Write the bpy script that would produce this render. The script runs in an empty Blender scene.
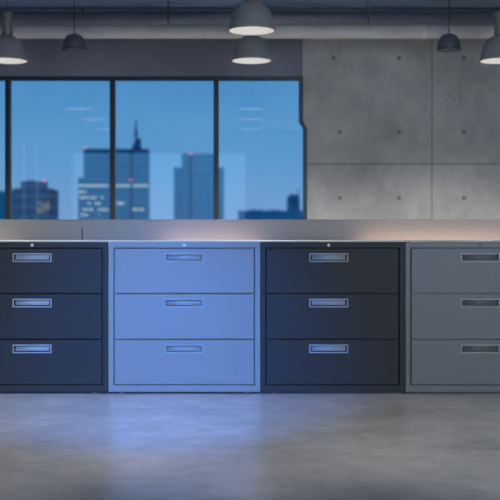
import bpy, bmesh, math, random
from mathutils import Vector

sc = bpy.context.scene
R = math.radians
EYE = 1.182          # eye height in metres
HZ = 225.0           # row of the horizon in the photograph

# ------------------------------------------------------------------ camera
cam_d = bpy.data.cameras.new('camera')
cam = bpy.data.objects.new('camera', cam_d)
sc.collection.objects.link(cam)
cam.location = (0, 0, EYE)
cam.rotation_euler = (R(90), 0, 0)
cam_d.lens = 72; cam_d.sensor_width = 36
cam_d.shift_y = -0.05
cam_d.clip_end = 3000
cam_d.dof.use_dof = True
cam_d.dof.focus_distance = 7.0
cam_d.dof.aperture_fstop = 2.2
sc.camera = cam

# ------------------------------------------------------------------ colour management
sc.view_settings.view_transform = 'Standard'
sc.view_settings.look = 'None'
sc.view_settings.exposure = 0.0
sc.view_settings.gamma = 1.0
sc.view_settings.use_curve_mapping = False
sc.cycles.use_denoising = True

def lin(r, g, b):
    f = lambda c: (c/255/12.92) if c/255 <= 0.04045 else ((c/255+0.055)/1.055)**2.4
    return (f(r), f(g), f(b), 1.0)

# ------------------------------------------------------------------ world: dusk sky
w = bpy.data.worlds.new('dusk_sky'); sc.world = w; w.use_nodes = True
nt = w.node_tree; nt.nodes.clear()
wo = nt.nodes.new('ShaderNodeOutputWorld'); bg = nt.nodes.new('ShaderNodeBackground')
tc = nt.nodes.new('ShaderNodeTexCoord'); sep = nt.nodes.new('ShaderNodeSeparateXYZ')
rmp = nt.nodes.new('ShaderNodeValToRGB')
nz = nt.nodes.new('ShaderNodeTexNoise'); nz.inputs['Scale'].default_value = 9; nz.inputs['Detail'].default_value = 3
mpg = nt.nodes.new('ShaderNodeMapping'); mpg.inputs['Scale'].default_value = (1, 1, 2.5)
mm = nt.nodes.new('ShaderNodeMath'); mm.operation = 'MULTIPLY_ADD'; mm.inputs[1].default_value = 0.06; 
ad = nt.nodes.new('ShaderNodeMath'); ad.operation = 'ADD'; ad.inputs[1].default_value = -0.03
nt.links.new(tc.outputs['Generated'], sep.inputs[0])
nt.links.new(tc.outputs['Generated'], mpg.inputs[0]); nt.links.new(mpg.outputs[0], nz.inputs['Vector'])
nt.links.new(nz.outputs['Fac'], mm.inputs[0]); nt.links.new(sep.outputs['Z'], mm.inputs[2])
nt.links.new(mm.outputs[0], ad.inputs[0]); nt.links.new(ad.outputs[0], rmp.inputs[0])
cr = rmp.color_ramp
cr.elements[0].position = 0.0; cr.elements[0].color = lin(126, 170, 220)
cr.elements[1].position = 0.045; cr.elements[1].color = lin(112, 168, 222)
for p, c in ((0.09, (96, 162, 216)), (0.15, (78, 148, 205)), (0.45, (60, 118, 182)), (1.0, (52, 98, 160))):
    e = cr.elements.new(p); e.color = lin(*c)
nt.links.new(rmp.outputs[0], bg.inputs[0]); nt.links.new(bg.outputs[0], wo.inputs[0])
bg.inputs[1].default_value = 1.0

# ------------------------------------------------------------------ lights
def aim(o, target):
    d = Vector(target) - Vector(o.location)
    o.rotation_euler = d.to_track_quat('-Z', 'Y').to_euler()
def spot(name, loc, target, color, power, size, blend, radius=0.0):
    d = bpy.data.lights.new(name, 'SPOT'); d.energy = power; d.color = color
    d.spot_size = R(size); d.spot_blend = blend; d.shadow_soft_size = radius
    o = bpy.data.objects.new(name, d); sc.collection.objects.link(o); o.location = loc; aim(o, target)
    return o
def area(name, loc, target, color, power, sx, sy):
    d = bpy.data.lights.new(name, 'AREA'); d.shape = 'RECTANGLE'; d.size = sx; d.size_y = sy
    d.energy = power; d.color = color
    o = bpy.data.objects.new(name, d); sc.collection.objects.link(o); o.location = loc; aim(o, target)
    return o
# blue accent spot aimed at the pale cabinet
spot('blue_accent_light', (-0.60, 3.0, 2.7), (-0.60, 7.0, -0.02), (0.02, 0.24, 1.0), 1550, 40, 1.0, 0.08)
# fill lights added behind the viewer: strong one right, dim one at left window
area('right_fill_light', (3.3, -1.9, 2.0), (3.0, 8, 1.9), (0.72, 0.86, 1.0), 360, 3.4, 3.0)
area('rear_window_fill_light', (-2.40, -1.93, 1.9), (-2.40, 8, 1.9), (0.50, 0.72, 1.0), 8, 4.56, 2.3)
# added fill spots brightening the open floor in front of the cabinets
for x in (-2.9, -1.45, 0.0, 1.45, 2.9):
    spot('floor_fill_light', (x, 3.4, 3.5), (x*0.85, 5.45, 0.0), (0.98, 0.96, 0.94), 150, 36, 0.7, 0.05)
# added cool fill spot for the left half of the row
spot('cool_fill_light', (-3.0, 1.5, 3.4), (-1.7, 7.0, 0.45), (0.72, 0.88, 1.0), 520, 36, 1.0)
# warm light strips lying behind the cabinets, shining up
for x, l, p in ((-2.05, 0.45, 1.1), (-0.30, 0.7, 2.3), (1.40, 1.1, 4.6), (2.45, 0.9, 4.4)):
    area('warm_strip_light', (x, 7.535, 0.97), (x, 7.585, 1.3), (1.0, 0.66, 0.43), p, l, 0.03)

# ------------------------------------------------------------------ materials
def newmat(name):
    m = bpy.data.materials.new(name); m.use_nodes = True
    nt = m.node_tree; b = nt.nodes['Principled BSDF']
    return m, nt, b
def paint(name, col, rough=0.45, metal=0.0, spec=0.5, bump=0.0, scale=400, var=0.0):
    m, nt, b = newmat(name)
    b.inputs['Base Color'].default_value = (*col[:3], 1); b.inputs['Roughness'].default_value = rough
    b.inputs['Metallic'].default_value = metal; b.inputs['Specular IOR Level'].default_value = spec
    t = nt.nodes.new('ShaderNodeTexCoord')
    n = nt.nodes.new('ShaderNodeTexNoise'); n.inputs['Scale'].default_value = scale; n.inputs['Detail'].default_value = 3
    nt.links.new(t.outputs['Object'], n.inputs['Vector'])
    if bump:
        bp = nt.nodes.new('ShaderNodeBump'); bp.inputs['Strength'].default_value = bump; bp.inputs['Distance'].default_value = 0.001
        nt.links.new(n.outputs['Fac'], bp.inputs['Height']); nt.links.new(bp.outputs[0], b.inputs['Normal'])
    if var:
        n2 = nt.nodes.new('ShaderNodeTexNoise'); n2.inputs['Scale'].default_value = 3
        nt.links.new(t.outputs['Object'], n2.inputs['Vector'])
        mx = nt.nodes.new('ShaderNodeMix'); mx.data_type = 'RGBA'
        mx.inputs['A'].default_value = tuple(c*(1-var) for c in col[:3])+(1,)
        mx.inputs['B'].default_value = tuple(c*(1+var) for c in col[:3])+(1,)
        nt.links.new(n2.outputs['Fac'], mx.inputs['Factor']); nt.links.new(mx.outputs['Result'], b.inputs['Base Color'])
    return m
def emit(name, col, s, base=(0.5, 0.5, 0.5)):
    m, nt, b = newmat(name)
    b.inputs['Base Color'].default_value = (*base, 1); b.inputs['Roughness'].default_value = 0.6
    b.inputs['Emission Color'].default_value = (*col[:3], 1); b.inputs['Emission Strength'].default_value = s
    return m

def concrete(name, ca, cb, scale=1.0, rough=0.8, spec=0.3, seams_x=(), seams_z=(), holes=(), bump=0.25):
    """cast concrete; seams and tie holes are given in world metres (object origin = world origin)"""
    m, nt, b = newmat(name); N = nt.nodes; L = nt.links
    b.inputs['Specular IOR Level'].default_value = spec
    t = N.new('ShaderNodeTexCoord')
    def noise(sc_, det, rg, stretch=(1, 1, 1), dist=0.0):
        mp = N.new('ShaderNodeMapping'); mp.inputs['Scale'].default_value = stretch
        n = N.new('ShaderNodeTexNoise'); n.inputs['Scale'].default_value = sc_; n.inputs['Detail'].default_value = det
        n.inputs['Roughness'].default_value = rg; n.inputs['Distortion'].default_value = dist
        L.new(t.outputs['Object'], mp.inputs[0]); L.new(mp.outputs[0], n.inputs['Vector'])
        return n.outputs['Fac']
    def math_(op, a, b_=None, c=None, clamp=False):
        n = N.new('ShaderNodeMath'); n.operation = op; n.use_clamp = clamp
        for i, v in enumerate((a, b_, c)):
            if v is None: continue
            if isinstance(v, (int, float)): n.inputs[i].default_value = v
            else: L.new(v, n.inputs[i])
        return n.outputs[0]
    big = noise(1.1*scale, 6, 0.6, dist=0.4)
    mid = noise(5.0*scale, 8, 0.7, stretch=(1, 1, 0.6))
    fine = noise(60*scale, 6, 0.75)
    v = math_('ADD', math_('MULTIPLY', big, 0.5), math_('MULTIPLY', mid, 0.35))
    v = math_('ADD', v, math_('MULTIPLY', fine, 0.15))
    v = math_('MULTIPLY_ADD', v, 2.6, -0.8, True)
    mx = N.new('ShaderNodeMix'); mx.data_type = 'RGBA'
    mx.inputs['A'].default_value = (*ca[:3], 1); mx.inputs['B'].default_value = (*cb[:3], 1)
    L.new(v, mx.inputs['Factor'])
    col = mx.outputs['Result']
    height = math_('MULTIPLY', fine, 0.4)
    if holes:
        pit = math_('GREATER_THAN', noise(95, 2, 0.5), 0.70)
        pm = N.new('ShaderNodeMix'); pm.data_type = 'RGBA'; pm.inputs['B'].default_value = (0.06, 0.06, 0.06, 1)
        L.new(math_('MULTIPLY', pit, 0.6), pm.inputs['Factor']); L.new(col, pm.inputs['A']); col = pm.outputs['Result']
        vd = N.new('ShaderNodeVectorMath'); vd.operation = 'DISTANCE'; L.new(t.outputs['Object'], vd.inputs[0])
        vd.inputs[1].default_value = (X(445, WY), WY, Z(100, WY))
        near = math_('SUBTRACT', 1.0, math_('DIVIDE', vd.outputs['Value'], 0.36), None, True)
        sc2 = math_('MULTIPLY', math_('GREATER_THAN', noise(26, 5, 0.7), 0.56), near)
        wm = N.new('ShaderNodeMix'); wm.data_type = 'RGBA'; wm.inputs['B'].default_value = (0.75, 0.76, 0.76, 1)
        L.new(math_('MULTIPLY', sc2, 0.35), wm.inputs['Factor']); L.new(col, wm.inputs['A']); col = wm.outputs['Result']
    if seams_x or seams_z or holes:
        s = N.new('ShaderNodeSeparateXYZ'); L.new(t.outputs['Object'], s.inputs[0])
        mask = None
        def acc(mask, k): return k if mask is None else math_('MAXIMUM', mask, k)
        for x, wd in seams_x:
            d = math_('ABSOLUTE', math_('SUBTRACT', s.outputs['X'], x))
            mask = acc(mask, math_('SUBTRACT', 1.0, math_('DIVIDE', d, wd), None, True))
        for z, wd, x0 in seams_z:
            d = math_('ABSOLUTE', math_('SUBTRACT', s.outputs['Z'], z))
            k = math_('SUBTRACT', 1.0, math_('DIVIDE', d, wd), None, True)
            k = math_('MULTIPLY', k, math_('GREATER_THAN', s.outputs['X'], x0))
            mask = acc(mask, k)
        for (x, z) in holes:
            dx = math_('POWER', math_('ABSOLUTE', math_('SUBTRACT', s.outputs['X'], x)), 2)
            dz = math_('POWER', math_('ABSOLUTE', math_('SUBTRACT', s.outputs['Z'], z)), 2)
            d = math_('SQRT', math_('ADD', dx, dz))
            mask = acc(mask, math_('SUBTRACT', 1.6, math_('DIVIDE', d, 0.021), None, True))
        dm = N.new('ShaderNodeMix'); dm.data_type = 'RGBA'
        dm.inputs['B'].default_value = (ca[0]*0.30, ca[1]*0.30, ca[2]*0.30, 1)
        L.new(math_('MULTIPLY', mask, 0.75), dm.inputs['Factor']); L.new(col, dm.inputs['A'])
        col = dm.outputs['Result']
        height = math_('SUBTRACT', height, math_('MULTIPLY', mask, 1.5))
    L.new(col, b.inputs['Base Color'])
    L.new(math_('MULTIPLY_ADD', mid, 0.25, rough-0.125), b.inputs['Roughness'])
    bp = N.new('ShaderNodeBump'); bp.inputs['Strength'].default_value = bump; bp.inputs['Distance'].default_value = 0.004
    L.new(height, bp.inputs['Height']); L.new(bp.outputs[0], b.inputs['Normal'])
    return m

def glass(name, refl):
    m = bpy.data.materials.new(name); m.use_nodes = True; nt = m.node_tree; nt.nodes.clear()
    o = nt.nodes.new('ShaderNodeOutputMaterial'); tr = nt.nodes.new('ShaderNodeBsdfTransparent')
    gl = nt.nodes.new('ShaderNodeBsdfGlossy'); gl.inputs['Roughness'].default_value = 0.0
    mx = nt.nodes.new('ShaderNodeMixShader'); mx.inputs[0].default_value = refl
    tr.inputs[0].default_value = (0.97, 0.99, 1.0, 1)
    nt.links.new(tr.outputs[0], mx.inputs[1]); nt.links.new(gl.outputs[0], mx.inputs[2]); nt.links.new(mx.outputs[0], o.inputs[0])
    return m

def facade(name, col, line, pitch_z, pitch_x, lw=0.3):
    """tower facade: floor bands and mullions on a painted base"""
    m, nt, b = newmat(name); N = nt.nodes; L = nt.links
    b.inputs['Roughness'].default_value = 0.7; b.inputs['Specular IOR Level'].default_value = 0.1
    t = N.new('ShaderNodeTexCoord'); s = N.new('ShaderNodeSeparateXYZ'); L.new(t.outputs['Object'], s.inputs[0])
    def stripe(axis, pitch):
        a = N.new('ShaderNodeMath'); a.operation = 'DIVIDE'; a.inputs[1].default_value = pitch; L.new(s.outputs[axis], a.inputs[0])
        f = N.new('ShaderNodeMath'); f.operation = 'FRACT'; L.new(a.outputs[0], f.inputs[0])
        g = N.new('ShaderNodeMath'); g.operation = 'LESS_THAN'; g.inputs[1].default_value = lw; L.new(f.outputs[0], g.inputs[0])
        return g.outputs[0]
    mxm = N.new('ShaderNodeMath'); mxm.operation = 'MULTIPLY_ADD'; mxm.inputs[1].default_value = 0.35; mxm.use_clamp = True
    L.new(stripe('X', pitch_x), mxm.inputs[0]); L.new(stripe('Z', pitch_z), mxm.inputs[2])
    n = N.new('ShaderNodeTexNoise'); n.inputs['Scale'].default_value = 0.12; n.inputs['Detail'].default_value = 4; L.new(t.outputs['Object'], n.inputs['Vector'])
    mx = N.new('ShaderNodeMix'); mx.data_type = 'RGBA'; mx.inputs['A'].default_value = (*col, 1); mx.inputs['B'].default_value = (*line, 1)
    L.new(mxm.outputs[0], mx.inputs['Factor'])
    m2 = N.new('ShaderNodeMix'); m2.data_type = 'RGBA'; m2.blend_type = 'MULTIPLY'; m2.inputs['Factor'].default_value = 0.25
    L.new(mx.outputs['Result'], m2.inputs['A']); L.new(n.outputs['Fac'], m2.inputs['B'])
    L.new(m2.outputs['Result'], b.inputs['Base Color'])
    return m

def brushed(name, col, rough=0.42):
    m, nt, b = newmat(name); N = nt.nodes; L = nt.links
    b.inputs['Metallic'].default_value = 0.25
    b.inputs['Base Color'].default_value = (*col, 1)
    t = N.new('ShaderNodeTexCoord'); mp = N.new('ShaderNodeMapping'); mp.inputs['Scale'].default_value = (2, 60, 400)
    n = N.new('ShaderNodeTexNoise'); n.inputs['Scale'].default_value = 2; n.inputs['Detail'].default_value = 5
    L.new(t.outputs['Object'], mp.inputs[0]); L.new(mp.outputs[0], n.inputs['Vector'])
    a = N.new('ShaderNodeMath'); a.operation = 'MULTIPLY_ADD'; a.inputs[1].default_value = 0.2; a.inputs[2].default_value = rough-0.1
    L.new(n.outputs['Fac'], a.inputs[0]); L.new(a.outputs[0], b.inputs['Roughness'])
    bp = N.new('ShaderNodeBump'); bp.inputs['Strength'].default_value = 0.08; bp.inputs['Distance'].default_value = 0.001
    L.new(n.outputs['Fac'], bp.inputs['Height']); L.new(bp.outputs[0], b.inputs['Normal'])
    return m

# ------------------------------------------------------------------ mesh helpers
def link(name, bm, mat, parent=None, loc=(0, 0, 0), smooth=False):
    bmesh.ops.recalc_face_normals(bm, faces=bm.faces)
    me = bpy.data.meshes.new(name); bm.to_mesh(me); bm.free()
    if smooth:
        for p in me.polygons: p.use_smooth = True
    o = bpy.data.objects.new(name, me); sc.collection.objects.link(o); o.location = loc
    if mat: me.materials.append(mat)
    if parent: o.parent = parent
    return o
def box(bm, x0, x1, y0, y1, z0, z1):
    v = [bm.verts.new((x, y, z)) for x in (x0, x1) for y in (y0, y1) for z in (z0, z1)]
    for f in ((0, 1, 3, 2), (4, 6, 7, 5), (0, 4, 5, 1), (2, 3, 7, 6), (0, 2, 6, 4), (1, 5, 7, 3)):
        bm.faces.new([v[i] for i in f])
def boxes(*bs):
    bm = bmesh.new()
    for b in bs: box(bm, *b)
    return bm
def tray(x0, x1, y0, y1, z0, z1, ix0, ix1, iz0, iz1, depth):
    """a box whose front (y0) has a rectangular pocket of the given depth"""
    bm = bmesh.new()
    def ring(a, b, c, d, y): return [bm.verts.new(p) for p in ((a, y, c), (b, y, c), (b, y, d), (a, y, d))]
    o = ring(x0, x1, z0, z1, y0); i = ring(ix0, ix1, iz0, iz1, y0)
    p = ring(ix0, ix1, iz0, iz1, y0+depth); k = ring(x0, x1, z0, z1, y1)
    for q in range(4):
        r = (q+1) % 4
        bm.faces.new((o[q], o[r], i[r], i[q])); bm.faces.new((i[q], i[r], p[r], p[q])); bm.faces.new((o[r], o[q], k[q], k[r]))
    bm.faces.new(p); bm.faces.new(k[::-1])
    return bm
def frame_ring(x0, x1, y0, y1, z0, z1, t):
    bm = bmesh.new()
    def ring(a, b, c, d, y): return [bm.verts.new(p) for p in ((a, y, c), (b, y, c), (b, y, d), (a, y, d))]
    o = ring(x0, x1, z0, z1, y0); i = ring(x0+t, x1-t, z0+t, z1-t, y0)
    ob = ring(x0, x1, z0, z1, y1); ib = ring(x0+t, x1-t, z0+t, z1-t, y1)
    for q in range(4):
        r = (q+1) % 4
        bm.faces.new((o[q], o[r], i[r], i[q])); bm.faces.new((i[q], i[r], ib[r], ib[q]))
        bm.faces.new((o[r], o[q], ob[q], ob[r])); bm.faces.new((ob[r], ob[q], ib[q], ib[r]))
    return bm
def lathe(profile, seg=48, bm=None, cap=False):
    bm = bm or bmesh.new(); rings = []
    for r, z in profile:
        if r < 1e-6: rings.append([bm.verts.new((0, 0, z))])
        else: rings.append([bm.verts.new((r*math.cos(2*math.pi*i/seg), r*math.sin(2*math.pi*i/seg), z)) for i in range(seg)])
    for a, b in zip(rings, rings[1:]):
        for i in range(seg):
            j = (i+1) % seg
            if len(a) == 1: bm.faces.new((a[0], b[i], b[j]))
            elif len(b) == 1: bm.faces.new((a[i], b[0], a[j]))
            else: bm.faces.new((a[i], b[i], b[j], a[j]))
    return bm
def cyl_x(x0, x1, y, z, r, seg=32, bm=None):
    bm = bm or bmesh.new(); A = []; B = []
    for i in range(seg):
        a = 2*math.pi*i/seg; c, s = r*math.cos(a), r*math.sin(a)
        A.append(bm.verts.new((x0, y+c, z+s))); B.append(bm.verts.new((x1, y+c, z+s)))
    for i in range(seg):
        j = (i+1) % seg; bm.faces.new((A[i], A[j], B[j], B[i]))
    bm.faces.new(A[::-1]); bm.faces.new(B)
    return bm
def bevel(o, wd, seg=2):
    m = o.modifiers.new('bevel', 'BEVEL'); m.width = wd; m.segments = seg; m.limit_method = 'ANGLE'; m.angle_limit = R(40)
    return o
def thing(name, label, cat, loc=(0, 0, 0), group=None):
    o = bpy.data.objects.new(name, None); sc.collection.objects.link(o); o.location = loc; o.empty_display_size = 0.1
    o['label'] = label; o['category'] = cat
    if group: o['group'] = group
    return o
def tag(o, label, cat, group=None):
    o['label'] = label; o['category'] = cat
    if group: o['group'] = group
    return o
def struct(o):
    o['kind'] = 'structure'; return o
def X(px, Y): return (px-250)*Y/1000.0
def Z(py, Y): return EYE+(HZ-py)*Y/1000.0

# ------------------------------------------------------------------ the room shell
WY = 12.0            # the window wall
XL, XR, YB, CZ = -6.6, 5.2, -2.0, 3.64
holes = [(X(px-(6.5 if (px, py) == (340, 58) else 0), WY), Z(py, WY)) for px in (340, 399, 464, 530, 590) for py in (58, 132, 198)]
M_wall = concrete('cast_concrete_wall', (0.20, 0.202, 0.205), (0.50, 0.497, 0.485), scale=1.0, rough=0.62, spec=0.35,
                  seams_x=((X(432, WY), 0.012), (X(563, WY), 0.014), (X(302, WY), 0.010)), seams_z=((Z(164, WY), 0.012, X(305, WY)),), holes=holes)
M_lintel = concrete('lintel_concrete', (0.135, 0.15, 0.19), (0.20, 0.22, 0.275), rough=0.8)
M_side = concrete('side_wall_plaster', (0.16, 0.16, 0.17), (0.24, 0.24, 0.25), rough=0.85)
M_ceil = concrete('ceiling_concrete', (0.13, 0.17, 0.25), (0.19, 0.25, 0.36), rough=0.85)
M_floor, nt, b = newmat('polished_concrete_floor')
N = nt.nodes; L = nt.links
t = N.new('ShaderNodeTexCoord')
def fnoise(scale, det, rg, st):
    mp = N.new('ShaderNodeMapping'); mp.inputs['Scale'].default_value = st; mp.inputs['Location'].default_value = (3.1, 1.7, 0.4)
    n = N.new('ShaderNodeTexNoise'); n.inputs['Scale'].default_value = scale; n.inputs['Detail'].default_value = det; n.inputs['Roughness'].default_value = rg
    L.new(t.outputs['Object'], mp.inputs[0]); L.new(mp.outputs[0], n.inputs['Vector']); return n.outputs['Fac']
f1 = fnoise(1.6, 5, 0.6, (0.8, 1.0, 1)); f2 = fnoise(9.0, 5, 0.6, (0.8, 1.0, 1)); f3 = fnoise(30, 5, 0.7, (1, 1, 1))
def fm(op, a, b1, c1=None, cl=False):
    n = N.new('ShaderNodeMath'); n.operation = op; n.use_clamp = cl
    for q, v in enumerate((a, b1, c1)):
        if v is None: continue
        if isinstance(v, (int, float)): n.inputs[q].default_value = v
        else: L.new(v, n.inputs[q])
    return n.outputs[0]
v = fm('ADD', fm('MULTIPLY', f1, 0.42), fm('ADD', fm('MULTIPLY', f2, 0.36), fm('MULTIPLY', f3, 0.22)))
rp_ = N.new('ShaderNodeValToRGB'); rp_.color_ramp.elements[0].position = 0.28; rp_.color_ramp.elements[1].position = 0.72
rp_.color_ramp.elements[0].color = (0.215, 0.203, 0.195, 1); rp_.color_ramp.elements[1].color = (0.45, 0.43, 0.41, 1)
L.new(v, rp_.inputs[0]); L.new(rp_.outputs[0], b.inputs['Base Color'])
L.new(fm('MULTIPLY_ADD', f1, 0.12, 0.17), b.inputs['Roughness']); b.inputs['Specular IOR Level'].default_value = 0.55
bp = N.new('ShaderNodeBump'); bp.inputs['Strength'].default_value = 0.05; bp.inputs['Distance'].default_value = 0.001
L.new(f3, bp.inputs['Height']); L.new(bp.outputs[0], b.inputs['Normal'])

fl = struct(link('floor', boxes((XL-0.2, XR+0.2, YB-0.2, WY+0.3, -0.15, 0.0)), M_floor))
struct(link('ceiling', boxes((XL-0.2, XR+0.2, YB-0.2, WY+0.3, CZ, CZ+0.2)), M_ceil))
struct(link('wall_left', boxes((XL-0.2, XL, YB-0.2, WY+0.3, 0, CZ)), M_side))
struct(link('wall_right', boxes((XR, XR+0.2, YB-0.2, WY+0.3, 0, CZ)), M_side))

# window wall: the right-hand cast concrete part follows the stepped jamb of the window
OX0 = X(-204, WY); OZ0, OZ1 = 0.85, Z(75.8, WY)
jx_hi, jx_lo = X(303.2, WY), X(307.2, WY)
jz0, jz1 = Z(128, WY), Z(121, WY)
bm = bmesh.new()
pts = [(jx_lo, 0), (XR, 0), (XR, CZ), (X(302, WY), CZ), (X(302, WY), OZ1), (jx_hi, OZ1), (jx_hi, jz1), (jx_lo, jz0)]
a = [bm.verts.new((x, WY, z)) for x, z in pts]; b_ = [bm.verts.new((x, WY+0.3, z)) for x, z in pts]
bm.faces.new(a); bm.faces.new(b_[::-1])
for i in range(len(pts)):
    j = (i+1) % len(pts); bm.faces.new((a[j], a[i], b_[i], b_[j]))
wb = struct(link('wall_back', bm, M_wall))
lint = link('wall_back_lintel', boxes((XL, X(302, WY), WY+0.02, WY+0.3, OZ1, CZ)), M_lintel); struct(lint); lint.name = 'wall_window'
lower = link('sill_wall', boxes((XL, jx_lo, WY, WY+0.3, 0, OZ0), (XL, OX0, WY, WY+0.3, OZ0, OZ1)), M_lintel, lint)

# window in that wall
M_frame = paint('dark_window_frame', (0.020, 0.026, 0.036), 0.45)
M_glass = glass('window_glass', 0.08)
win = bpy.data.objects.new('window_1', None); sc.collection.objects.link(win); struct(win)
fy0, fy1 = WY+0.03, WY+0.11
xr_hi = X(299.0, WY); xr_lo = X(303.2, WY)
bm = boxes((OX0, jx_hi, fy0, fy1, OZ1-0.048, OZ1), (OX0, jx_lo, fy0, fy1, OZ0, OZ0+0.06), (OX0, OX0+0.07, fy0, fy1, OZ0, OZ1))
link('window_frame', bm, M_frame, win)
bm = bmesh.new()
pts = [(xr_lo, OZ0+0.06), (jx_lo, OZ0+0.06), (jx_lo, jz0), (jx_hi, jz1), (jx_hi, OZ1-0.048), (xr_hi, OZ1-0.048), (xr_hi, jz1), (xr_lo, jz0)]
a = [bm.verts.new((x, fy0, z)) for x, z in pts]; b_ = [bm.verts.new((x, fy1, z)) for x, z in pts]
bm.faces.new(a); bm.faces.new(b_[::-1])
for i in range(len(pts)):
    j = (i+1) % len(pts); bm.faces.new((a[j], a[i], b_[i], b_[j]))
link('stile', bm, M_frame, win)
mull = [7.0, 112.0, 216.0]
mull = [-97.5]+mull
for px in mull:
    x = X(px, WY)
    o = link('mullion', boxes((x-0.031, x+0.031, fy0-0.01, fy1, OZ0+0.06, OZ1-0.048)), M_frame, win); bevel(o, 0.006)
edges = [OX0+0.07]+[X(p, WY) for p in mull]+[X(303.4, WY)]
for q, (x0, x1) in enumerate(zip(edges, edges[1:])):
    l = x0+(0.034 if q else 0); r = x1-(0.034 if q < len(edges)-2 else 0)
    link('pane', boxes((l, r, WY+0.066, WY+0.074, OZ0+0.06, OZ1-0.048)), M_glass, win)

# wall behind the viewer with a wide window and two slim ones: it mirrors in the glass
WB = YB
M_back = M_side
w2 = (X(72, 26), X(246, 26), 0.5, Z(152, 26))
s1 = (X(19.5, 26), X(24, 26), 0.5, Z(138, 26)); s2 = (X(33, 26), X(37, 26), 0.5, Z(143, 26))
top = CZ
bs = []
xs = [XL, s1[0], s1[1], s2[0], s2[1], w2[0], w2[1], XR]
ops = {1: s1, 3: s2, 5: w2}
for q in range(7):
    if q in ops:
        o_ = ops[q]; bs += [(xs[q], xs[q+1], WB-0.25, WB, 0, o_[2]), (xs[q], xs[q+1], WB-0.25, WB, o_[3], top)]
    else: bs.append((xs[q], xs[q+1], WB-0.25, WB, 0, top))
struct(link('wall_front', boxes(*bs), M_back))
M_thin = glass('rear_window_glass', 0.04)
for n, o_ in enumerate((w2, s1, s2)):
    wn = bpy.data.objects.new('window_%d' % (n+2), None); sc.collection.objects.link(wn); struct(wn)
    link('window_frame', frame_ring(o_[0], o_[1], WB-0.12, WB-0.06, o_[2], o_[3], 0.02), M_frame, wn)
    link('pane', boxes((o_[0]+0.02, o_[1]-0.02, WB-0.095, WB-0.088, o_[2]+0.02, o_[3]-0.02)), M_thin, wn)

# ------------------------------------------------------------------ ceiling services
M_duct = paint('dull_duct', (0.13, 0.145, 0.18), 0.55, 0.3, bump=0.1, scale=30)
M_pipe = paint('galvanised_pipe', (0.46, 0.45, 0.44), 0.75, 0.0, bump=0.1, scale=30, var=0.15)
yd = 11.35; r = 0.5*(27-11.5)*yd/1000
d = thing('ceiling_duct', 'wide dark round duct running under the ceiling above the pale pipe', 'duct', (0, yd, Z(19.3, yd)))
link('duct_tube', cyl_x(XL+0.02, XR-0.02, 0, 0, r, 40), M_duct, d, smooth=True)
for x in (-5.6, -3.4, -1.2, 1.0, 3.2): link('duct_seam', cyl_x(x-0.02, x+0.02, 0, 0, r+0.006, 40), M_duct, d)
for x in (-4.5, -1.9, 0.75, 3.4):
    link('hanger', boxes((x-0.012, x+0.012, -0.012, 0.012, r-0.005, CZ-Z(19.3, yd))), M_frame, d)
yp = 11.0; rp = 0.5*(38.5-25)*yp/1000
p_ = thing('ceiling_pipe', 'pale galvanised pipe running across the top of the wall', 'pipe', (0, yp, Z(31.8, yp)))
link('pipe_tube', cyl_x(XL+0.02, XR-0.02, 0, 0, rp, 40), M_pipe, p_, smooth=True)
for x in (-4.2, -1.2, 1.9, 4.4): link('pipe_collar', cyl_x(x-0.03, x+0.03, 0, 0, rp+0.003, 40), M_pipe, p_)
for x in (-3.6, -0.9, 1.3, 3.9):
    link('hanger', boxes((x-0.008, x+0.008, -0.008, 0.008, rp-0.004, CZ-Z(31.8, yp))), M_frame, p_)

# ------------------------------------------------------------------ pendant lamps
M_shade = paint('grey_lamp_shade', (0.27, 0.265, 0.27), 0.42, 0.2)
M_neck = paint('bronze_lamp_neck', (0.20, 0.185, 0.16), 0.45, 0.3)
M_refl = emit('glowing_lamp_reflector', (1.0, 0.955, 0.89), 0.50, (0.3, 0.3, 0.3))
M_cord = paint('black_cord', (0.02, 0.02, 0.022), 0.6)
GL = 'dome pendant lamps'
def pendant(x, y, zr, label):
    t = thing('pendant_lamp', label, 'lamp', (x, y, zr), GL)
    outer = [(0.203, 0.0), (0.203, 0.012), (0.196, 0.03), (0.188, 0.08), (0.172, 0.135), (0.148, 0.185), (0.115, 0.222), (0.075, 0.245), (0.052, 0.252)]
    inner = [(0.193, 0.0), (0.188, 0.03), (0.180, 0.08), (0.164, 0.135), (0.140, 0.182), (0.108, 0.216), (0.07, 0.236), (0.0, 0.240)]
    lathe_bm = lathe([(0.193, 0.0)]+outer+[(0, 0.2525)])
    link('shade', lathe_bm, M_shade, t, smooth=True)
    link('reflector', lathe([(a*0.992, b+0.002) for a, b in inner]), M_refl, t, smooth=True)
    link('neck', lathe([(0, 0.2525), (0.054, 0.2525), (0.056, 0.27), (0.056, 0.47), (0.048, 0.495), (0, 0.50)]), M_neck, t, smooth=True)
    link('cord', lathe([(0, 0.497), (0.0035, 0.497), (0.0035, CZ-zr-0.02), (0, CZ-zr-0.02)], 12), M_cord, t)
    link('ceiling_cap', lathe([(0, CZ-zr-0.03), (0.05, CZ-zr-0.03), (0.055, CZ-zr), (0, CZ-zr)], 24), M_shade, t, smooth=False)
    d = bpy.data.lights.new('lamp_light', 'SPOT'); d.energy = 450 if y > 9 else 80; d.color = (1.0, 0.955, 0.90)
    d.spot_size = R(136); d.spot_blend = 1.0; d.shadow_soft_size = 0.02
    lo = bpy.data.objects.new('lamp_light', d); sc.collection.objects.link(lo); lo.parent = t; lo.location = (0, 0, 0.06)
    return t
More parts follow.
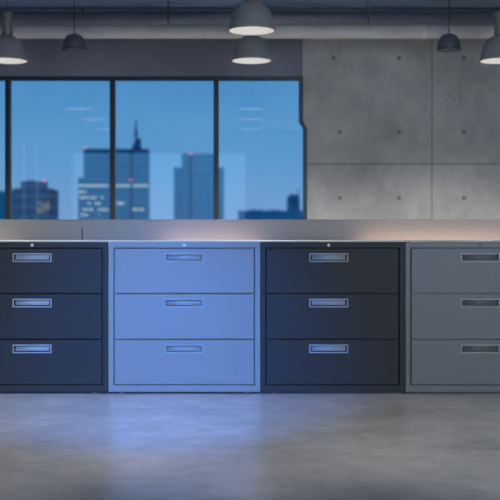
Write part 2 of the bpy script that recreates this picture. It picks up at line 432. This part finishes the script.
names = {
    (0, 0): 'far left dome pendant lamp cut by the left edge of the picture',
    (0, 1): 'dome pendant lamp hanging lower behind the nearer one at top centre',
    (0, 2): 'dome pendant lamp in the upper right corner against the concrete wall',
    (1, 1): 'nearer and larger dome pendant lamp at top centre',
    (1, 0): 'grey dome pendant lamp mirrored second from the top in the left window pane',
    (1, 2): 'right lamp of the middle row, beyond the upper right corner',
    (2, 0): 'grey dome pendant lamp mirrored lowest of three in the left window pane',
    (2, 1): 'grey dome pendant lamp mirrored lowest of three in the right window pane',
    (2, 2): 'right lamp above the cabinets, beyond the upper right corner'}
for row, (y, pr) in enumerate(((10.0, 61.0), (8.5, 31.0), (7.0, None))):
    zr = Z(pr, y) if pr else 2.82
    for c, x in enumerate((-2.43, 0.015, 2.50)):
        if (row, c) in ((1, 2), (2, 2)): continue       # these two would show nowhere
        pendant(x, y, zr, names[(row, c)])

# small unlit domes under the pipe
M_small = paint('dark_dome_metal', (0.10, 0.115, 0.14), 0.4, 0.3)
for px, lab in ((74.3, 'small dark dome fixture under the pipe above the window'), (449.0, 'small dark dome fixture under the pipe against the concrete wall')):
    y = 10.7; zr = Z(50.3, y)
    t = thing('dome_fixture', lab, 'ceiling fixture', (X(px, y), y, zr), 'small dome fixtures')
    link('dome', lathe([(0, 0.02), (0.11, 0.012), (0.118, 0.0), (0.125, 0.0), (0.125, 0.02), (0.120, 0.07), (0.105, 0.12), (0.08, 0.155), (0.04, 0.172), (0, 0.175)], 40), M_small, t, smooth=True)
    link('rim', lathe([(0.1245, 0.0), (0.1285, 0.0), (0.1285, 0.012), (0.1245, 0.012), (0.1245, 0.0)], 40), M_frame, t)
    link('stem', lathe([(0, 0.17), (0.006, 0.17), (0.006, CZ-zr), (0, CZ-zr)], 12), M_cord, t)

# ------------------------------------------------------------------ low metal screen behind the cabinets
M_steel = brushed('brushed_screen_metal', (0.205, 0.20, 0.21), 0.55)
M_trim = paint('screen_edge_trim', (0.20, 0.20, 0.205), 0.5, 0.3)
M_slot = paint('dark_joint', (0.03, 0.032, 0.04), 0.5)
PY = 7.62; PZ = Z(219.6, PY)
labs = ('left metal screen panel below the window, ending at the dark joint', 'middle metal screen panel between the dark joint and the pale joint strip',
        'right metal screen panel with a warm glow below the bare concrete wall')
for q, (p0, p1) in enumerate(((-177, 81.2), (82.8, 340.3), (342.2, 600))):
    x0, x1 = X(p0, PY), X(p1, PY); cx = (x0+x1)/2
    t = thing('screen_panel', labs[q], 'panel', (cx, PY, 0), 'low metal screen panels')
    bevel(link('panel_sheet', boxes((x0-cx, x1-cx, 0, 0.03, 0.03, PZ-0.005)), M_steel, t), 0.0015)
    bevel(link('top_trim', boxes((x0-cx, x1-cx, -0.003, 0.033, PZ-0.0055, PZ+0.001)), M_trim, t), 0.001)
    for xx in (x0-cx+0.25, x1-cx-0.25):
        link('foot', boxes((xx-0.04, xx+0.04, -0.06, 0.19, 0, 0.012), (xx-0.02, xx+0.02, 0.0, 0.03, 0.01, 0.032)), M_slot, t)
    if q == 0:
        link('joint_strip', boxes((x1-cx+0.0005, x1-cx+0.0118, 0.006, 0.026, 0.03, Z(228, PY)), ), M_slot, t)
        link('joint_cap', boxes((x1-cx+0.0005, x1-cx+0.0118, 0.004, 0.026, Z(228, PY), PZ-0.006)), M_steel, t)
    if q == 1:
        link('joint_strip', boxes((x1-cx+0.0005, x1-cx+0.0138, -0.001, 0.026, 0.03, PZ-0.004)), M_trim, t)['label'] = 'pale grey joint strip'

# ------------------------------------------------------------------ filing cabinets
CY = 7.0; DEP = 0.457; GC = 'row of three drawer lateral filing cabinets'
M_lock = paint('lock_chrome', (0.6, 0.6, 0.62), 0.35, 0.2)
M_key_shade = paint('lock_slot_and_gap_shade', (0.01, 0.01, 0.012), 0.5)
def cabinet(p0, p1, d0, d1, hc, body, bezel, plate, label, lock_mat=None):
    x0, x1 = X(p0, CY), X(p1, CY); cx = (x0+x1)/2
    t = thing('filing_cabinet', label, 'filing cabinet', (cx, CY, 0), GC)
    zt, zb = Z(242.0, CY), Z(392.0, CY)
    gx0, gx1 = X(d0, CY)-cx, X(d1, CY)-cx          # opening
    gz1, gz0 = Z(247.8, CY), Z(385.4, CY)
    c = link('carcass', tray(x0-cx, x1-cx, 0, DEP, zb, zt, gx0, gx1, gz0, gz1, 0.026), body, t); bevel(c, 0.0035)
    hx = X(hc, CY)-cx
    rows = ((248.9, 292.9, 257.6), (294.3, 338.7, 303.0), (340.1, 384.3, 348.8))
    for a_, b__, hcy in rows:
        z1, z0 = Z(a_, CY), Z(b__, CY); hz = Z(hcy, CY)
        dr = link('drawer', tray(gx0+0.0075, gx1-0.0075, 0.001, 0.0245, z0, z1, hx-0.126, hx+0.126, hz-0.020, hz+0.020, 0.018), body, t)
        bevel(dr, 0.0022)
        f = link('handle_frame', frame_ring(hx-0.1365, hx+0.1365, -0.004, 0.0095, hz-0.0305, hz+0.0305, 0.009), bezel, dr); bevel(f, 0.0018)
        # curved finger pull inside the pocket
        bm = bmesh.new(); n = 7; L_, R_ = [], []
        for k in range(n):
            u = k/(n-1); z = hz-0.0145+0.0335*u; y = 0.004+0.010*math.sin(u*math.pi*0.5)
            L_.append(bm.verts.new((hx-0.118, y, z))); R_.append(bm.verts.new((hx+0.118, y, z)))
        for k in range(n-1): bm.faces.new((L_[k], R_[k], R_[k+1], L_[k+1]))
        g = bmesh.ops.extrude_face_region(bm, geom=list(bm.faces))
        for v in g['geom']:
            if isinstance(v, bmesh.types.BMVert): v.co.y += 0.0018
        link('finger_pull', bm, plate, dr, smooth=True)
    # lock
    lz = Z(245.2, CY)
    bm = lathe([(0, 0.0), (0.0075, 0.0), (0.0105, 0.002), (0.0105, 0.008), (0, 0.008)], 24)
    lk = link('lock', bm, lock_mat or M_lock, t, (hx, -0.0065, lz), smooth=False); lk.rotation_euler = (R(-90), 0, 0)
    link('keyhole', boxes((-0.0016, 0.0016, -0.005, 0.005, -0.0006, 0.0005)), M_key_shade, lk)
    for fx in (x0-cx+0.092, x1-cx-0.092):
        for fy in (0.022, DEP-0.05):
            link('foot', lathe([(0, 0), (0.018, 0), (0.02, 0.003), (0.02, 0.010), (0.008, 0.0145), (0, 0.0145)], 20), M_foot, t, (fx, fy, 0))
    link('shadow_gap_strip', boxes((x0-cx+0.006, x1-cx-0.006, 0.012, DEP-0.075, 0.0, zb+0.0003)), M_key_shade, t)  # dark strip standing in for the shade under the cabinet
    return t
M_foot = paint('levelling_foot', (0.08, 0.08, 0.09), 0.5)
def P(n, c, r=0.45, sp=0.3): return paint(n, c, r, 0.0, sp, bump=0.12, scale=900)
M_char = P('charcoal_paint', (0.033, 0.034, 0.036), 0.5, 0.15)
M_pale = P('pale_grey_paint', (0.215, 0.225, 0.235))
M_mid = P('mid_grey_paint', (0.155, 0.158, 0.172))
M_silver = paint('satin_silver', (0.28, 0.29, 0.31), 0.5)
M_plate = paint('satin_plate', (0.30, 0.31, 0.32), 0.6)
M_pbez = paint('pale_bezel', (0.28, 0.30, 0.32), 0.4)
M_pplate = paint('pale_plate', (0.24, 0.255, 0.27), 0.6)
M_beige = paint('beige_bezel', (0.30, 0.29, 0.26), 0.45)
M_dplate = paint('dark_plate', (0.125, 0.13, 0.14), 0.6)
cabinet(-44.5, 107.8, -38.6, 102.6, 32.1, M_char, M_silver, M_plate, 'charcoal filing cabinet with bluish sheen at far left of the row')
cabinet(108.2, 260.4, 113.6, 254.8, 184.1, M_pale, M_pbez, M_pplate, 'pale grey filing cabinet bathed in blue light')
cabinet(260.8, 405.0, 265.4, 399.6, 328.7, M_char, M_silver, M_plate, 'narrower charcoal filing cabinet between the blue-lit one and the mid grey one')
cabinet(405.4, 557.6, 410.4, 551.6, 480.0, M_mid, M_beige, M_dplate, 'mid grey filing cabinet at far right, cut by the picture edge', M_foot)

# thin worktop lying over the whole row of cabinets
M_top = paint('pale_worktop', (0.42, 0.40, 0.37), 0.5)
x0, x1 = X(-44.5, CY), X(557.6, CY)
wt = bevel(link('worktop', boxes((x0, x1, 0.0015, DEP, 0, 0.0075)), M_top, None, (0, CY, Z(242.0, CY))), 0.001)
tag(wt, 'thin pale worktop running along the tops of all the filing cabinets', 'worktop')

# ------------------------------------------------------------------ the city beyond the glass
G0 = -62.0
D = 400.0
M_ground = paint('city_ground', (0.05, 0.06, 0.07), 0.9)
gr = link('city_ground', boxes((-900, 900, 120, 1500, G0-1, G0)), M_ground); struct(gr)
M_b1 = facade('slate_facade', (0.40, 0.42, 0.50), (0.62, 0.62, 0.66), 3.4, 9.0, 0.3)
M_b2 = facade('blue_glass_facade', (0.10, 0.56, 0.72), (0.16, 0.66, 0.80), 3.2, 6.0, 0.25)
M_b3 = facade('light_blue_facade', (0.20, 0.78, 0.95), (0.28, 0.84, 0.97), 4.0, 5.2, 0.3)
M_b4 = facade('low_block_facade', (0.10, 0.50, 0.75), (0.14, 0.58, 0.80), 4.0, 8.0, 0.3)
M_dk = paint('dark_band', (0.02, 0.06, 0.15), 0.7)
M_mast = paint('mast_paint', (0.06, 0.20, 0.42), 0.7)
M_lit = emit('lit_office_windows', lin(215, 220, 200), 1.0)
M_warm = emit('warm_lit_windows', lin(235, 215, 160), 0.5)
M_red = emit('red_beacon_light', lin(255, 90, 130), 1.5)
def bx(p0, p1, ptop, Y, dy0=0.0, dep=8.0, pbot=None):
    return (X(p0, Y), X(p1, Y), Y+dy0, Y+dy0+dep, G0 if pbot is None else Z(pbot, Y), Z(ptop, Y))
def beacon(px, py, Y, parent):
    bm = bmesh.new(); bmesh.ops.create_icosphere(bm, subdivisions=2, radius=0.38)
    link('beacon_light', bm, M_red, parent, (X(px, Y), Y-0.7, Z(py, Y)))
def lit(rows, Y, parent, mat, h=0.7):
    rnd = random.Random(4); bs = []
    for py, segs in rows:
        for a_, b__ in segs:
            x = a_
            while x < b__:
                wd = min(rnd.uniform(0.9, 2.0), b__-x)
                if wd > 0.3: bs.append((X(x, Y), X(x+wd, Y), Y-0.12, Y+0.1, Z(py+h*rnd.uniform(0.7, 1.1), Y), Z(py-h*rnd.uniform(0.5, 1), Y)))
                x += wd+rnd.uniform(0.15, 0.9)
    for b__ in bs: link('lit_window', boxes(b__), mat, parent)

# big blue tower
t = thing('office_tower', 'tall blue office tower with a rooftop mast and a lit row of windows', 'building')
link('tower_body', boxes(bx(83.5, 147.6, 150.5, D), bx(77.6, 83.4, 177.5, D, 0.5, 7)), M_b2, t)
link('roof_band', boxes(bx(83.3, 147.8, 148.9, D, -0.3, 8.6, 150.6)), M_dk, t)
link('dark_recess', boxes(bx(130.4, 132.4, 150.6, D, -0.2, 0.4)), M_dk, t)
link('roof_block', boxes(bx(131, 138.2, 143, D, 4, 8, 149), bx(133, 138, 137, D, 5, 6, 143)), M_mast, t)
bm = bmesh.new(); 
for r0, r1, pa, pb in ((0.75, 0.6, 137, 129), (0.4, 0.22, 129, 119)):
    z0, z1 = Z(pa, D+8), Z(pb, D+8); A = []; B = []
    for i in range(10):
        an = 2*math.pi*i/10; A.append(bm.verts.new((X(135.9, D+8)+r0*math.cos(an), D+8+r0*math.sin(an), z0))); B.append(bm.verts.new((X(135.9, D+8)+r1*math.cos(an), D+8+r1*math.sin(an), z1)))
    for i in range(10): bm.faces.new((A[i], A[(i+1) % 10], B[(i+1) % 10], B[i]))
    bm.faces.new(A[::-1]); bm.faces.new(B)
link('mast', bm, M_mast, t)
lit(((185.6, ((78.3, 108), (115, 148))), (191.7, ((79, 86),)), (197.6, ((80, 89), (91, 96.5), (101, 103.5))), (203.4, ((88, 90), (95, 100), (117, 124))),
     (209.4, ((83, 93), (98, 108), (130.5, 144))), (215, ((81, 88), (98, 99)))), D, t, M_lit, 0.8)
beacon(85.4, 148.3, D, t); beacon(131.2, 180.2, D, t)

# twin-shouldered tower
t = thing('office_tower', 'pale blue office tower with stepped shoulders behind the right mullion', 'building')
link('tower_body', boxes(bx(181.8, 216, 154.5, D+20), bx(173.6, 181.7, 167.2, D+20, 1, 6), bx(216.1, 223.6, 167.2, D+20, 1, 6)), M_b3, t)
link('dark_recess', boxes(bx(189.8, 191.3, 154.6, D+20, -0.2, 0.4)), M_dk, t)
link('roof_band', boxes(bx(181.7, 216.1, 153.9, D+20, -0.3, 8.6, 154.6)), M_mast, t)
beacon(190.4, 154, D+20, t)

# grey block with lit offices at left
t = thing('office_block', 'grey office block with a stepped top and warm lit windows', 'building')
link('block_body', boxes(bx(12.5, 50.5, 188.3, 330), bx(50.6, 54.5, 190, 330, 1.0, 6)), M_b1, t)
link('roof_block', boxes(bx(20, 43.5, 181.3, 330, 1, 6, 188.2), bx(24, 32, 180, 330, 3, 3, 181.4)), M_b1, t)
lit(((203, ((37, 43), (46, 50))), (206.2, ((41, 50),)), (209, ((37, 42), (44, 49))), (211.6, ((38, 46),))), 330, t, M_warm, 0.5)
beacon(44.3, 181.2, 330, t)
t = thing('low_building', 'low blue building at the left edge beside the grey office block', 'building')
link('building_body', boxes(bx(-60, 11, 191, 470)), M_b2, t)

# low block with small arched tower at right
Y4 = 450
t = thing('low_building', 'long low dark blue building with an arched tower at right', 'building')
link('building_body', boxes(bx(238, 312, 210.6, Y4), bx(249, 263, 209.6, Y4, 2, 10, 210.5), bx(270, 279, 209.8, Y4, 2, 10, 210.5)), M_b4, t)
bm = bmesh.new()
xa, xb = X(287.2, Y4), X(300, Y4); cx = (xa+xb)/2; ro = (xb-xa)/2; zs = Z(199, Y4); ri = ro*0.52
outer = [(xa, Z(210.4, Y4))]+[(cx-ro*math.cos(math.pi*i/14), zs+ro*0.8*math.sin(math.pi*i/14)) for i in range(15)]+[(xb, Z(210.4, Y4))]
inner = [(cx-ri, Z(210.4, Y4))]+[(cx-ri*math.cos(math.pi*i/14), zs-1+ri*0.8*math.sin(math.pi*i/14)) for i in range(15)]+[(cx+ri, Z(210.4, Y4))]
def vv(l, y): return [bm.verts.new((x, y, z)) for x, z in l]
oa, ia, ob, ib = vv(outer, Y4), vv(inner, Y4), vv(outer, Y4+6), vv(inner, Y4+6)
for i in range(len(outer)-1):
    bm.faces.new((oa[i], oa[i+1], ia[i+1], ia[i])); bm.faces.new((ob[i+1], ob[i], ib[i], ib[i+1]))
    bm.faces.new((oa[i+1], oa[i], ob[i], ob[i+1])); bm.faces.new((ia[i], ia[i+1], ib[i+1], ib[i]))
link('arched_tower', bm, M_b4, t)
link('tower_infill', boxes((cx-ri*0.98, cx+ri*0.98, Y4+2.5, Y4+3.5, Z(210.4, Y4), zs+ri*0.5)), M_b2, t)
link('spire', boxes(bx(298, 299, 189, Y4, 2, 1, 199)), M_dk, t)
